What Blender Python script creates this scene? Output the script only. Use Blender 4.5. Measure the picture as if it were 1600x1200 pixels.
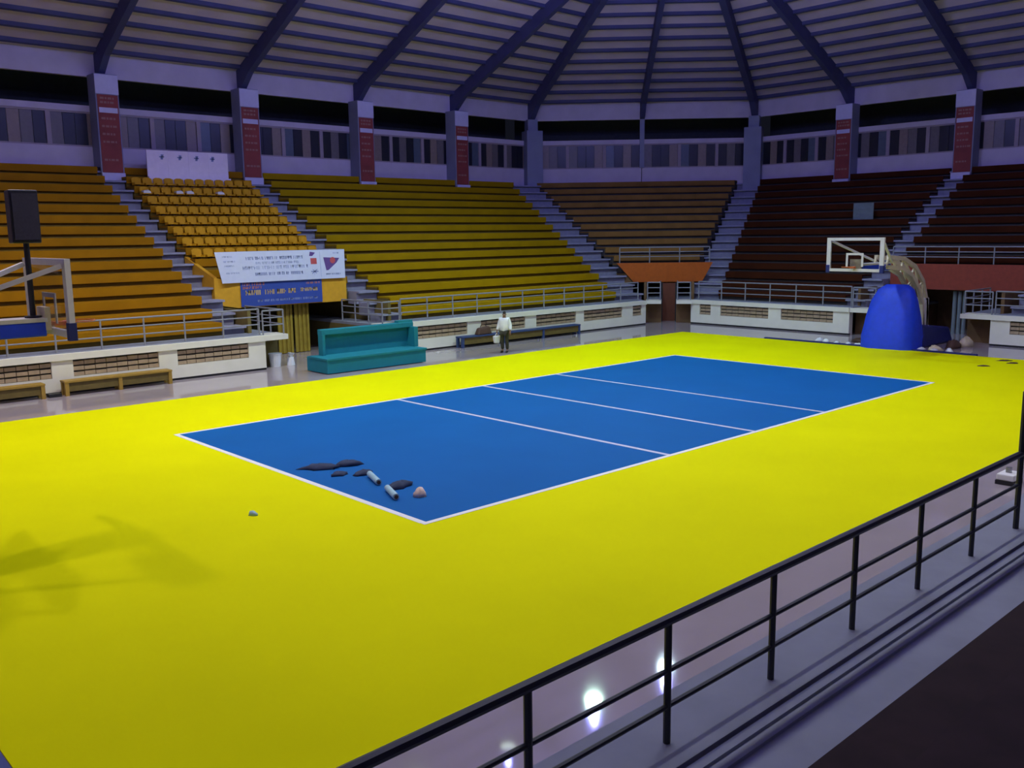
import bpy, bmesh, math, random
from mathutils import Vector, Matrix
random.seed(7)
SC = bpy.context.scene
COL = SC.collection
for o in list(bpy.data.objects):
    bpy.data.objects.remove(o)

# ------------------------------------------------------------------ camera
CP = (-17.0986, -15.2114, 4.2968)
YAW, PIT, ROL = 0.823672, -0.161305, -0.013404
f = Vector((math.cos(YAW)*math.cos(PIT), math.sin(YAW)*math.cos(PIT), math.sin(PIT)))
r = Vector((math.sin(YAW), -math.cos(YAW), 0)); u = r.cross(f)
cr, sr = math.cos(ROL), math.sin(ROL)
R_, U_ = cr*r + sr*u, -sr*r + cr*u
cam = bpy.data.objects.new('camera', bpy.data.cameras.new('camera'))
COL.objects.link(cam)
cam.matrix_world = Matrix(((R_.x, U_.x, -f.x, CP[0]), (R_.y, U_.y, -f.y, CP[1]), (R_.z, U_.z, -f.z, CP[2]), (0, 0, 0, 1)))
cam.data.sensor_width = 36
cam.data.lens = 36*1437.62/1600
cam.data.clip_start = 0.05
cam.data.clip_end = 300
SC.camera = cam

# ------------------------------------------------------------------ world, exposure
W = bpy.data.worlds.new('world'); SC.world = W; W.use_nodes = True
W.node_tree.nodes['Background'].inputs[0].default_value = (0.25, 0.28, 0.5, 1)
W.node_tree.nodes['Background'].inputs[1].default_value = 0.02
VS = SC.view_settings
VS.view_transform = 'Standard'; VS.look = 'None'; VS.gamma = 1; VS.use_curve_mapping = False
VS.exposure = 0.0
LAMP_POWER = 300.0
# lamp positions over the court and the colour of each one's light
LAMPS = [(-13.7, 6.6, (1, .84, .80), 1.4), (-9.6, 6.5, (1, .88, .80), 1.4), (-5.5, 6.5, (.95, 1, .80), 1.3), (-1.4, 6.5, (.78, 1, .76), 1.2), (2.6, 6.5, (.80, 1, .86), .015), (7.0, 6.5, (.62, 1, .74), 1.7), (11.1, 6.3, (.68, .94, .95), 1.4),
         (-13.7, -6.5, (1, .92, .86), .1), (-9.6, -6.5, (1, .95, .82), .25), (-5.5, -6.5, (.97, 1, .82), .42), (-1.4, -6.5, (.97, 1, .82), .7), (2.7, -6.5, (1, .98, .84), .7), (7.0, -6.5, (1, .93, .84), .6), (11.1, -6.5, (.9, .88, 1), .4)]
LAMP_Z = 13.0
ADDED_UPLIGHT = 330.0  # strength of the added violet glow that brightens roof and upper walls

# ------------------------------------------------------------------ helpers
def mat(name, rgb, rough=.6, metal=0., var=.08, scale=6., bump=0., spec=.5):
    m = bpy.data.materials.new(name); m.use_nodes = True
    nt = m.node_tree; b = nt.nodes['Principled BSDF']
    b.inputs['Roughness'].default_value = rough; b.inputs['Metallic'].default_value = metal
    b.inputs['Specular IOR Level'].default_value = spec
    if var > 0:
        tc = nt.nodes.new('ShaderNodeTexCoord'); n = nt.nodes.new('ShaderNodeTexNoise')
        n.inputs['Scale'].default_value = scale; n.inputs['Detail'].default_value = 4
        nt.links.new(tc.outputs['Object'], n.inputs['Vector'])
        mx = nt.nodes.new('ShaderNodeMix'); mx.data_type = 'RGBA'
        mx.inputs['A'].default_value = (*[max(0, c*(1-var*2)) for c in rgb], 1)
        mx.inputs['B'].default_value = (*[min(1, c*(1+var*2)) for c in rgb], 1)
        nt.links.new(n.outputs['Fac'], mx.inputs['Factor'])
        nt.links.new(mx.outputs['Result'], b.inputs['Base Color'])
        if bump > 0:
            bp = nt.nodes.new('ShaderNodeBump'); bp.inputs['Strength'].default_value = bump
            nt.links.new(n.outputs['Fac'], bp.inputs['Height']); nt.links.new(bp.outputs['Normal'], b.inputs['Normal'])
    else:
        b.inputs['Base Color'].default_value = (*rgb, 1)
    return m

def emis(name, rgb, s):
    m = bpy.data.materials.new(name); m.use_nodes = True
    b = m.node_tree.nodes['Principled BSDF']
    b.inputs['Base Color'].default_value = (*[c*.8 for c in rgb], 1)
    b.inputs['Emission Color'].default_value = (*rgb, 1); b.inputs['Emission Strength'].default_value = s
    return m

class MB:
    """collects convex pieces into one mesh; F maps local (s,t,z) to world"""
    def __init__(s, F=None): s.v = []; s.f = []; s.F = F
    def piece(s, pts, faces):
        P = [Vector(s.F(*p)) if s.F else Vector(p) for p in pts]
        c = sum(P, Vector())/len(P); o = len(s.v); s.v += [tuple(p) for p in P]
        for fc in faces:
            a, b, d = P[fc[0]], P[fc[1]], P[fc[2]]
            n = (b-a).cross(d-a); m = sum((P[i] for i in fc), Vector())/len(fc)
            s.f.append(tuple(o+i for i in (fc if n.dot(m-c) >= 0 else fc[::-1])))
        return s
    def hexa(s, p):  # 4 bottom, 4 top
        return s.piece(p, [(0, 3, 2, 1), (4, 5, 6, 7), (0, 1, 5, 4), (1, 2, 6, 5), (2, 3, 7, 6), (3, 0, 4, 7)])
    def box(s, x0, x1, y0, y1, z0, z1):
        return s.hexa([(x0, y0, z0), (x1, y0, z0), (x1, y1, z0), (x0, y1, z0), (x0, y0, z1), (x1, y0, z1), (x1, y1, z1), (x0, y1, z1)])
    def prism(s, plan, z0, z1):
        n = len(plan)
        pts = [(*p, z0) for p in plan]+[(*p, z1) for p in plan]
        return s.piece(pts, [tuple(range(n)), tuple(range(n, 2*n))]+[(i, (i+1) % n, n+(i+1) % n, n+i) for i in range(n)])
    def tube(s, p, q, r0, r1=None, n=8):
        r1 = r0 if r1 is None else r1
        p, q = Vector(p), Vector(q); d = (q-p).normalized()
        a = d.cross(Vector((0, 0, 1)) if abs(d.z) < .9 else Vector((1, 0, 0))).normalized(); b = d.cross(a)
        pts = [tuple(c+rr*(math.cos(2*math.pi*i/n)*a+math.sin(2*math.pi*i/n)*b)) for c, rr in ((p, r0), (q, r1)) for i in range(n)]
        return s.piece(pts, [tuple(range(n)), tuple(range(n, 2*n))]+[(i, (i+1) % n, n+(i+1) % n, n+i) for i in range(n)])
    def bar(s, p, q, w, h):   # rectangular bar from p to q
        p, q = Vector(p), Vector(q); d = (q-p).normalized()
        a = d.cross(Vector((0, 0, 1)) if abs(d.z) < .95 else Vector((1, 0, 0))).normalized()*w/2; b = a.cross(d).normalized()*h/2
        return s.hexa([tuple(p-a-b), tuple(p+a-b), tuple(p+a+b), tuple(p-a+b), tuple(q-a-b), tuple(q+a-b), tuple(q+a+b), tuple(q-a+b)])
    def build(s, name, m, parent=None, smooth=False, bevel=0):
        me = bpy.data.meshes.new(name); me.from_pydata(s.v, [], s.f); me.update()
        o = bpy.data.objects.new(name, me); COL.objects.link(o)
        me.materials.append(m)
        if smooth:
            for p in me.polygons: p.use_smooth = True
        if parent is not None:
            o.parent = parent
            o.matrix_parent_inverse = Matrix.Translation(-Vector(parent.location)) if parent.type == 'EMPTY' and parent.rotation_euler.z == 0 else Matrix()
        if bevel:
            b = o.modifiers.new('bevel', 'BEVEL'); b.width = bevel; b.segments = 2
        return o

def tag(o, label=None, cat=None, group=None, kind=None):
    for k, v in (('label', label), ('category', cat), ('group', group), ('kind', kind)):
        if v: o[k] = v
    return o
def thing(name, loc, label, cat, group=None):
    o = bpy.data.objects.new(name, None); COL.objects.link(o); o.location = loc
    o.empty_display_size = .2
    return tag(o, label, cat, group)
def struct(name, mb, m, parent=None):
    o = mb.build(name, m, parent)
    if parent is None: o['kind'] = 'structure'
    return o
def copy_tree(o, parent=None):
    c = o.copy(); COL.objects.link(c)
    if parent is not None: c.parent = parent
    for ch in o.children: copy_tree(ch, c)
    return c
def meet(n, d, line):   # point on the line (p, dir) where n.p = d
    p, v = line
    l = (d-n[0]*p[0]-n[1]*p[1])/(n[0]*v[0]+n[1]*v[1])
    return (p[0]+l*v[0], p[1]+l*v[1])

# ------------------------------------------------------------------ materials
M = dict(
    tile=mat('glazed_tile', (.36, .31, .34), .045, var=.05, scale=1.2),
    yellow=mat('yellow_mat', (.78, .78, .0), .8, var=.05, scale=.35, spec=.03),
    blue=mat('blue_mat', (.004, .11, .38), .7, var=.06, scale=.5, spec=.1),
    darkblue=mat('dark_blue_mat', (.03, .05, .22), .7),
    line=mat('white_line', (.86, .86, .86), .5, var=0),
    conc=mat('painted_concrete', (.27, .27, .38), .8, var=.14, scale=3),
    deck=mat('deck_concrete', (.24, .26, .32), .8, var=.14, scale=2),
    cream=mat('cream_paint', (.80, .78, .66), .6, var=.05, scale=2),
    brownwall=mat('brown_wall', (.16, .09, .035), .8, var=.15, scale=3),
    olive=mat('olive_wall', (.16, .12, .03), .8, var=.15, scale=3),
    seat_y=mat('yellow_bench', (.33, .15, .003), .75, var=.12, scale=1.3, spec=.1),
    seat_m=mat('greenlit_yellow_bench', (.35, .215, .001), .75, var=.12, scale=1.3, spec=.1),  # same yellow benches, with the greenish cast of the light in the colour
    seat_c=mat('brown_bench', (.24, .13, .035), .8, var=.15, scale=1.3, spec=.1),
    seat_r=mat('dark_red_bench', (.052, .013, .004), .85, var=.2, scale=1.3, spec=.1),
    seat_n=mat('dark_wood', (.026, .014, .014), .85, var=.25, scale=4, spec=.15),
    risery=mat('shaded_yellow_riser', (.15, .10, .01), .9, var=.1), riser=mat('grey_riser', (.055, .05, .05), .9, var=.1),  # riser tones darkened to carry the shade line under the seat boards
    orange=mat('orange_paint', (.46, .095, .0), .7, var=.1),
    amber=mat('amber_paint', (.66, .34, .012), .7, var=.08),
    rust=mat('rust_paint', (.26, .04, .02), .7, var=.15),
    upper=mat('upper_wall_paint', (.58, .52, .64), .8, var=.07, scale=1.5),
    column=mat('column_paint', (.26, .28, .40), .8, var=.07, scale=1.5),
    void=mat('dark_gallery', (.07, .08, .08), .9, var=.1),
    frame=mat('window_frame', (.36, .30, .34), .7, var=.06),
    p_dark=mat('dark_pane', (.02, .022, .03), .3, var=.1), p_mid=mat('curtained_pane', (.16, .14, .14), .4, var=.1),
    p_tan=mat('tan_pane', (.26, .20, .17), .4, var=.1), p_blue=mat('slate_pane', (.10, .13, .17), .35, var=.1),
    roof=mat('roof_sheet', (.60, .50, .62), .7, var=.10, scale=.8),
    steel=mat('roof_steel', (.06, .065, .17), .7, var=.12, scale=1.5),
    rail=mat('grey_rail', (.24, .25, .29), .5, var=.05), darkrail=mat('dark_rail', (.022, .026, .032), .45, var=.1),
    teal=mat('teal_paint', (.0, .19, .27), .75, var=.06), iline=mat('inner_line', (.55, .56, .74), .5, var=0), nosing=mat('stair_riser', (.25, .25, .34), .9, var=.1), white=mat('white_paint', (.78, .78, .80), .5, var=.03),
    offwhite=mat('offwhite_board', (.86, .76, .88), .6, var=.04), sheet=mat('banner_white', (.62, .66, .86), .6, var=.03),
    bannerblue=mat('banner_blue', (.03, .07, .36), .6, var=.06), ink=mat('banner_ink', (.26, .31, .55), .7, var=0),
    faint=mat('banner_faint_ink', (.44, .50, .74), .7, var=0), inkred=mat('red_ink', (.50, .08, .09), .7, var=0),
    inkpurple=mat('purple_ink', (.12, .06, .26), .7, var=0), inkyellow=mat('yellow_ink', (.62, .42, .12), .7, var=0), inkorange=mat('orange_ink', (.55, .20, .12), .7, var=0),
    bred=mat('banner_red', (.26, .045, .04), .7, var=.2, scale=2), bprint=mat('banner_print', (.34, .16, .13), .7, var=0), bwhite=mat('banner_head', (.62, .60, .80), .7, var=.04),
    pad=mat('blue_pad', (.008, .05, .75), .6, var=.1), paddark=mat('dark_blue_pad', (.012, .02, .15), .6, var=.1), hoopwhite=mat('hoop_white', (.72, .68, .66), .45, var=.04),
    hoopcream=mat('hoop_cream', (.66, .57, .40), .5, var=.1), rim=mat('rim_orange', (.55, .12, .03), .4, var=0),
    black=mat('black_plastic', (.012, .012, .016), .5, var=.1), grille=mat('speaker_grille', (.03, .025, .045), .7, var=.2, scale=30),
    dark=mat('dark_cloth', (.03, .045, .10), .9, var=.2), brown=mat('brown_leather', (.08, .04, .025), .7),
    curtain=mat('yellow_curtain', (.30, .22, .02), .8, var=.15), door=mat('brown_door', (.13, .03, .01), .6, var=.1),
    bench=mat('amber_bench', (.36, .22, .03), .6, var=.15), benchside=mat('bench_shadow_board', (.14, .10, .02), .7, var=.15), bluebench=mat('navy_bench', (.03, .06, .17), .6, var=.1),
    skin=mat('skin', (.22, .12, .08), .6, var=0), hair=mat('hair', (.015, .012, .012), .7, var=0), shirt=mat('white_shirt', (.80, .83, .92), .7, var=.03),
    trousers=mat('dark_trousers', (.035, .035, .022), .8, var=.1), shoe=mat('black_shoe', (.015, .015, .015), .5, var=0),
    lampmetal=mat('lamp_metal', (.30, .30, .32), .35, metal=.8, var=.05), plastic=mat('white_plastic', (.75, .78, .82), .4, var=.03),
    slit=emis('daylight_slit', (.75, .78, 1.0), .45),
)
g = bpy.data.materials.new('clear_glass'); g.use_nodes = True
gb = g.node_tree.nodes['Principled BSDF']; gb.inputs['Transmission Weight'].default_value = 1; gb.inputs['Roughness'].default_value = .02; gb.inputs['IOR'].default_value = 1.1
M['glass'] = g

# ------------------------------------------------------------------ floor and mats
OCT = [(-21, 24.1), (21, 24.1), (30.1, 15), (30.1, -15), (21, -24.1), (-21, -24.1), (-30.1, -15), (-30.1, 15)]
struct('floor', MB().prism(OCT, -.2, 0), M['tile'])
ym = MB().box(-15.4, 15.5, -9.3, 9.0, .001, .009)
tag(ym.build('yellow_mat', M['yellow']), 'bright yellow sports mat laid around the blue volleyball court', 'mat')
bm_ = thing('volleyball_court', (0, 0, .009), 'blue volleyball court mat with white lines inside the yellow mat', 'court')
MB().box(-9, 9, -4.5, 4.5, .0095, .012).build('court_surface', M['blue'], bm_)
for nm, b, lm in (('side_line', (-9.05, 9.05, 4.45, 4.55), 'line'), ('side_line', (-9.05, 9.05, -4.55, -4.45), 'line'), ('end_line', (-9.06, -8.95, -4.45, 4.45), 'line'), ('end_line', (8.95, 9.05, -4.45, 4.45), 'line'),
                  ('attack_line', (-3.055, -2.945, -4.45, 4.45), 'iline'), ('centre_line', (-.055, .055, -4.45, 4.45), 'iline'), ('attack_line', (2.945, 3.055, -4.45, 4.45), 'iline')):
    MB().box(*b, .0125, .0145).build(nm, M[lm], bm_)
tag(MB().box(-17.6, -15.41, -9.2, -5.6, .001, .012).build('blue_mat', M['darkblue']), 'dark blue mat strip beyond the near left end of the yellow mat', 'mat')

# ------------------------------------------------------------------ lamps
def disc(name, r0, z, m, parent, x, y, n=20):
    mb = MB(); mb.v = [(x+r0*math.cos(2*math.pi*i/n), y+r0*math.sin(2*math.pi*i/n), z) for i in range(n)]
    mb.f = [tuple(range(n))[::-1]]
    return mb.build(name, m, parent)
ORD = ['first', 'second', 'third', 'fourth', 'fifth', 'sixth', 'seventh', 'eighth', 'ninth', 'tenth', 'eleventh', 'twelfth']
for i, (x, y, c, k) in enumerate(LAMPS):
    rz = 11.6+.46*(24.1-abs(y))-.05
    side = 'far' if y > 0 else 'near'
    t = thing('high_bay_lamp', (x, y, rz), f'metal high bay lamp, {ORD[i if i < 7 else i-7]} from the left in the row over the {side} half', 'lamp', 'high bay lamps over the court')
    MB().tube((x, y, LAMP_Z+.5), (x, y, rz), .02).build('hanging_rod', M['lampmetal'], t)
    MB().tube((x, y, LAMP_Z+.28), (x, y, LAMP_Z+.55), .14, .11, 12).build('ballast_housing', M['lampmetal'], t)
    sh = MB(); n = 20     # open reflector bell
    for q, (rr, zz) in enumerate(((.42, -.02), (.40, .08), (.27, .24), (.12, .30))):
        sh.v += [(x+rr*math.cos(2*math.pi*j/n), y+rr*math.sin(2*math.pi*j/n), LAMP_Z+zz) for j in range(n)]
        if q: sh.f += [((q-1)*n+j, (q-1)*n+(j+1) % n, q*n+(j+1) % n, q*n+j) for j in range(n)]
    sh.build('reflector', M['lampmetal'], t, smooth=True)
    disc('lens', .27, LAMP_Z+.16, emis('lamp_glow', c, LAMP_POWER*1.5*k), t, x, y)
    MB().tube((x, y, LAMP_Z+.60), (x, y, LAMP_Z+.85), .12, .10, 12).build('added_uplight', emis('added_uplight_glow', (.26, .27, 1), ADDED_UPLIGHT*(3.4 if x > 6 and y > 0 else .25 if k < .05 else 1)), t)  # added glow, not a known lamp part: violet fill for the upper hall

# ------------------------------------------------------------------ roof
T = math.tan(math.radians(22.5))
RZ, RS = 11.62, .46
def facet(A, B):
    A, B = Vector(A), Vector(B); L = (B-A).length; e = (B-A)/L; n = Vector((e.y, -e.x))  # inward for clockwise octagon
    return A, e, n, L
TD = 15.53
def bays(i):   # rafter positions along each facet
    return {0: [5.8, 11.85, 17.95, 24.05, 30.15, 36.2], 1: [6.43], 2: [5.8, 11.9, 18.1, 24.2]}.get(i, [])
deck = MB()
for i in range(8):
    A, e, n, L = facet(OCT[i], OCT[(i+1) % 8])
    pl = [(0, 0), (L, 0), (L-TD*T, TD), (L-TD*T-8.57, 24.1), (TD*T+8.57, 24.1), (TD*T, TD)] if L > 20 else [(0, 0), (L, 0), (L/2, TD)]
    if abs(L-30) < .1: pl = [(0, 0), (L, 0), (L-TD*T, TD), (L/2, 24.1), (TD*T, TD)]
    o = len(deck.v); deck.v += [(*(A+e*s+n*t), RZ+.12+RS*t) for s, t in pl]; deck.f.append(tuple(range(o, o+len(pl)))[::-1])
ceil = struct('ceiling', deck, M['roof'])
PITCH = .85
for i in (0, 1, 2):
    A, e, n, L = facet(OCT[i], OCT[(i+1) % 8])
    W3 = lambda s, t, z: (*(A+e*s+n*t), RZ+RS*t+z)
    bs = [0]+bays(i)+[L]
    for b0, b1 in zip(bs, bs[1:]):
        for k in range(15):
            t0, t1 = max(.02, .35+PITCH*(k-1)), .35+PITCH*k
            def lim(t): return max(b0, t*T), min(b1, L-t*T)
            (a0, a1), (c0, c1) = lim(t0), lim(t1)
            if a1-a0 < .3 or c1-c0 < .1: continue
            MB(W3).hexa([(a0, t0, 0), (a1, t0, 0), (c1, t1-.02, 0), (c0, t1-.02, 0), (a0, t0, .06), (a1, t0, .06), (c1, t1-.02, .06), (c0, t1-.02, .06)]).build('roof_panel', M['roof'], ceil)
            MB(W3).hexa([(c0, t1-.05, -.15), (c1, t1-.05, -.15), (c1, t1+.05, -.15), (c0, t1+.05, -.15), (c0, t1-.05, 0), (c1, t1-.05, 0), (c1, t1+.05, 0), (c0, t1+.05, 0)]).build('purlin', M['steel'], ceil)
    # rafters: a vertical foot on the wall, then up under the roof
    for s in bays(i):
        tm = min(s, L-s)/T if L < 20 else min(13.5, min(s, L-s)/T)
        tm = min(tm, 13.5)
        mb = MB(W3); w = .13
        def seg(ta, tb, za, zb, zc, zd): mb.hexa([(s-w, ta, za), (s+w, ta, za), (s+w, tb, zb), (s-w, tb, zb), (s-w, ta, zc), (s+w, ta, zc), (s+w, tb, zd), (s-w, tb, zd)])
        seg(-.05, .35, -.95, -1.0, -.02, -.02); seg(.35, 1.1, -1.0, -.72, -.02, -.02); seg(1.1, tm, -.72, -.62, -.02, -.02)
        mb.build('rafter', M['steel'], ceil)
for c, a in (((21, 24.1), (-T*1., -1)), ((30.1, 15), (-1, -T))):   # hip rafters at the two far corners
    d = Vector(a); dn = d.normalized(); q = Vector((dn.y, -dn.x))
    mb = MB(lambda s, t, z: (c[0]+d.x*t+q.x*s, c[1]+d.y*t+q.y*s, RZ+RS*t+z)); w = .16
    for ta, tb, za, zb in ((.05, .4, -1.0, -1.0), (.4, 1.1, -1.0, -.72), (1.1, 14, -.72, -.62)):
        mb.hexa([(-w, ta, za), (w, ta, za), (w, tb, zb), (-w, tb, zb), (-w, ta, -.02), (w, ta, -.02), (w, tb, -.02), (-w, tb, -.02)])
    mb.build('rafter', M['steel'], ceil)

# ------------------------------------------------------------------ upper walls, columns, windows
Z_SILL, Z_PAR, Z_W1, Z_TR, Z_VOID, Z_TOP = 6.3, 7.12, 0, 0, 10.70, RZ+.05
NAMES = ['north', 'northeast', 'east', 'southeast', 'south', 'southwest', 'west', 'northwest']
win_n = 0
for i in range(8):
    A, e, n, L = facet(OCT[i], OCT[(i+1) % 8])
    Fm = lambda s, t, z: (*(A+e*s+n*t), z)
    if i not in (0, 1, 2):
        struct('wall_'+NAMES[i], MB(Fm).box(0, L, -.2, 0, 0, RZ+.1), M['upper']); continue
    # root: the dark back of the gallery behind the openings
    w = MB(Fm); w.box(-1, L+1, -3.4, -3.2, 0, RZ+.1); w.box(-1, L+1, -3.2, -.2, 6.9, 7.1); w.box(0, L, -3.2, -.05, RZ-.2, RZ+.1); w.box(0, L, -.2, -.06, 0, 7.1)
    root = struct('wall_'+NAMES[i], w, M['void'])
    bs = [0]+bays(i)+[L]
    for b0, b1 in zip(bs, bs[1:]):
        m0, m1 = b0+.02, b1-.02
        MB(Fm).box(m0, m1, -.18, 0, 6.95, 7.98).build('parapet_panel', M['upper'], root)
        MB(Fm).box(m0, m1, -.16, .02, 9.34, 9.58).build('transom_beam', M['upper'], root)
        MB(Fm).box(m0, m1, -.2, 0, Z_VOID, Z_TOP).build('fascia_panel', M['upper'], root)
        win_n += 1
        nw = 3
        fr = MB(Fm)
        fr.box(m0, m1, -.10, -.02, 7.98, 8.04); fr.box(m0, m1, -.10, -.02, 9.27, 9.34)
        wr = struct(f'window_{win_n}', fr, M['frame'])
        cw = (m1-m0)/nw
        for q in range(nw+1):
            x = m0+q*cw
            MB(Fm).box(max(m0, x-.09), min(m1, x+.09), -.13, 0, 8.04, 9.27).build('mullion', M['frame'], wr)
        for q in range(nw):
            xa, xb = m0+q*cw+.09, m0+(q+1)*cw-.09
            pw = (xb-xa)/4
            order = [['p_dark', 'p_tan', 'p_mid', 'p_dark'], ['p_dark', 'p_mid', 'p_dark', 'p_blue'], ['p_blue', 'p_dark', 'p_tan', 'p_dark'], ['p_mid', 'p_dark', 'p_dark', 'p_tan']][(q*7+win_n*3) % 4]
            for j in range(4):
                MB(Fm).box(xa+j*pw+.01, xa+(j+1)*pw-.01, -.09, -.06, 8.04, 9.27).build('pane', M[order[j]], wr)
    # daylight slit between fascia and roof on the corner facet
    if i == 1:
        for a, b in ((4.0, 6.1), (7.6, 12.0)):
            o = MB(Fm).box(a, b, -.05, .03, Z_TOP-.02, Z_TOP+.05).build('trim_1', M['slit']); o['kind'] = 'structure'
    else:
        for s in bays(i):
            st = MB(Fm); st.box(s-.45, s+.45, 0, .68, 7.17, 10.75); st.box(s-.45, s+.45, .68, .78, 6.77, 10.75)
            struct('column', st, M['column'])
    if i == 1:
        for s in bays(i):
            struct('column', MB(Fm).box(s-.13, s+.13, -.05, .12, 7.98, 10.72), M['column'])
for (cx, cy), ang in (((21, 24.1), -22.5), ((30.1, 15), -67.5)):
    a = math.radians(ang); ex, ey = math.cos(a), math.sin(a)
    st = MB(lambda s, t, z: (cx+ex*s+ey*t, cy+ey*s-ex*t, z)); st.box(-.48, .48, -.1, .75, 6.3, 10.1); st.box(-.3, .3, -.1, .45, 10.1, 10.75)
    struct('column', st, M['column'])

# banners hung on the columns
def column_banner(i, s, desc):
    A, e, n, L = facet(OCT[i], OCT[(i+1) % 8])
    Fm = lambda a, t, z: (*(A+e*(s+a)+n*(t+.78)), z)
    p = A+e*s+n*.80
    t = thing('column_banner', (p.x, p.y, 6.7), desc, 'banner', 'banners hung on the upper columns')
    MB(Fm).box(-.40, .40, .01, .03, 6.95, 9.95).build('red_cloth', M['bred'], t); cl = t.children[0]
    MB(Fm).box(-.45, .45, .01, .035, 9.98, 10.72).build('white_header', M['bwhite'], t)
    MB(Fm).box(-.46, .44, .01, .12, 6.60, 6.93).build('white_footer', M['bwhite'], t)
    MB(Fm).box(-.36, .36, .03, .036, 9.26, 9.46).build('pale_band', M['bwhite'], t)
    rr = random.Random(int(s*10))
    for z in (9.78, 9.62, 9.0, 8.7, 8.4, 8.1, 7.4):
        x = -.30; mb = MB(Fm)
        while x < .2:
            w = rr.uniform(.05, .16); mb.box(x, x+w, .03, .036, z, z+.08); x += w+.04
        o = mb.build('printed_line', M['bprint'], cl); o['kind'] = 'stuff'
for s, d in zip(bays(0)[2:], ('red and white column banner left of the white press board', 'red and white column banner right of the white press board', 'red and white column banner above the middle of the plain yellow benches', 'red and white column banner nearest the corner, above the plain yellow benches')):
    column_banner(0, s, d)
for s, d in zip(bays(2)[:2], ('dim red banner on the end wall column behind the glass backboard', 'dim red banner on the column at the top of the stair behind the backboard')):
    column_banner(2, s, d)

# ------------------------------------------------------------------ seating stands
N2 = (2**-.5, 2**-.5)
S3L, S3R = ((15.95, 13.2), (.30, 1)), ((17.75, 13.2), (.30, 1))
S4L, S4R = ((22.29, 12.79), (1, .40)), ((20.6, 10.44), (1, .42))
VL = lambda x: ((x, 0), (0, 1))
HL = lambda y: ((0, y), (1, 0))
Z0 = 1.17
def rows(parent, n, d0, p, left, right, k0, k1, m, zr=.4, lip=.12, dmax=99):
    for k in range(k0, k1+1):
        a, b = d0+k*p, min(d0+(k+1)*p+lip+.02, dmax)
        z = Z0+zr*k
        q = [meet(n, a, left), meet(n, a, right), meet(n, b, right), meet(n, b, left)]
        # seat board with a front apron, over a recessed riser
        F1 = [meet(n, a+.05, left), meet(n, a+.05, right)]
        bb = MB(); bb.prism(q, z+zr-.06, z+zr); bb.prism([q[0], q[1], F1[1], F1[0]], z+.13, z+zr-.06)
        bb.build('bench_row', m, parent)
        g = [meet(n, a+lip, left), meet(n, a+lip, right), meet(n, b, right), meet(n, b, left)]
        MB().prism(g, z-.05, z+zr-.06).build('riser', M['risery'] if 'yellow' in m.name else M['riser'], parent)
def stand(label, loc, *a, **k):
    t = thing('seating_stand', loc, label, 'seating', 'stands of benches around the court'); rows(t, *a, **k); return t
NN, NE_ = (0, 1), (1, 0)
stand('yellow bench stand left of the stair beside the banners', (-9, 13.2, 1.15), NN, 13.2, .73, ((-15.9, 13.2), (-.30, 1)), VL(-3.62), 0, 14, M['seat_y'], dmax=24.05)
stand('plain yellow bench stand between the stair by the banners and the corner stair', (9, 13.2, 1.15), NN, 13.2, .73, VL(3.58), S3L, 0, 14, M['seat_m'], dmax=24.05)
vip = stand('yellow tiers carrying the bucket seats above the entrance with banners', (0, 15.4, 2.4), NN, 13.2, .73, VL(-2.78), VL(2.62), 3, 14, M['seat_y'], lip=.06, dmax=24.05)
cor = stand('brown bench stand across the far corner above a brown front', (20, 14, 1.9), N2, 21.1, .717, S3R, S4L, 3, 14, M['seat_c'], dmax=31.8)
stand('dark red bench stand behind the glass backboard', (19.6, 7, 1.15), NE_, 19.6, .70, S4R, HL(3.68), 0, 14, M['seat_r'], dmax=30.05)
endb = stand('dark red bench stand over the dark entrance with a railed rust front', (21.7, 0, 1.9), NE_, 19.6, .70, HL(2.78), HL(-2.78), 3, 14, M['seat_r'], dmax=30.05)
stand('dark red bench stand beyond the last stair of the end', (19.6, -7, 1.15), NE_, 19.6, .70, HL(-3.68), HL(-10.4), 0, 14, M['seat_r'], dmax=30.05)
nb = thing('seating_stand', (-5, -13.05, 1.15), 'dark wooden bench rows in the near stand behind the dark railing', 'seating', 'stands of benches around the court')
for k in range(6):
    y, z = -13.06-.62*k, 1.15+.40*(k+1)
    mb = MB(); mb.box(-26, 12, y-.34, y+.04, z-.06, z); mb.build('bench_plank', M['seat_n'], nb)
    mb = MB(); mb.box(-26, 12, y-.68, y-.385, z-.06, z-.005); mb.build('bench_plank', M['seat_n'], nb)
    MB().box(-26, 12, y-.70, y-.05, z-.46, z-.07).build('riser', M['riser'], nb)

# stairs
def stair(label, n, d0, p, left, right, k0=0, k1=14, zr=.4):
    c = meet(n, d0, left); c2 = meet(n, d0, right)
    t = thing('stairway', ((c[0]+c2[0])/2, (c[1]+c2[1])/2, 1.15), label, 'stairs', 'stairs through the stands')
    for k in range(k0, k1+1):
        a, b = d0+k*p, d0+(k+1)*p+.03
        q = [meet(n, a, left), meet(n, a, right), meet(n, b, right), meet(n, b, left)]
        z = Z0+zr*k
        g = [meet(n, a+.17, left), meet(n, a+.17, right), meet(n, b, right), meet(n, b, left)]
        o = MB().prism(q, z+.17, z+.24).build('step', M['conc'], t)
        MB().prism(g, z-.25, z+.17).build('step_riser', M['nosing'], o)
    return t
stair('grey stair left of the bucket seats', NN, 13.2, .73, VL(-3.62), VL(-2.80))
stair('grey stair right of the bucket seats', NN, 13.2, .73, VL(2.64), VL(3.58))
ds = Vector((.30, 1)).normalized(); stair('wide grey corner stair at the right end of the yellow benches', (ds.x, ds.y), ds.dot(Vector((16.85, 13.2))), .74, S3L, S3R)
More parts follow.
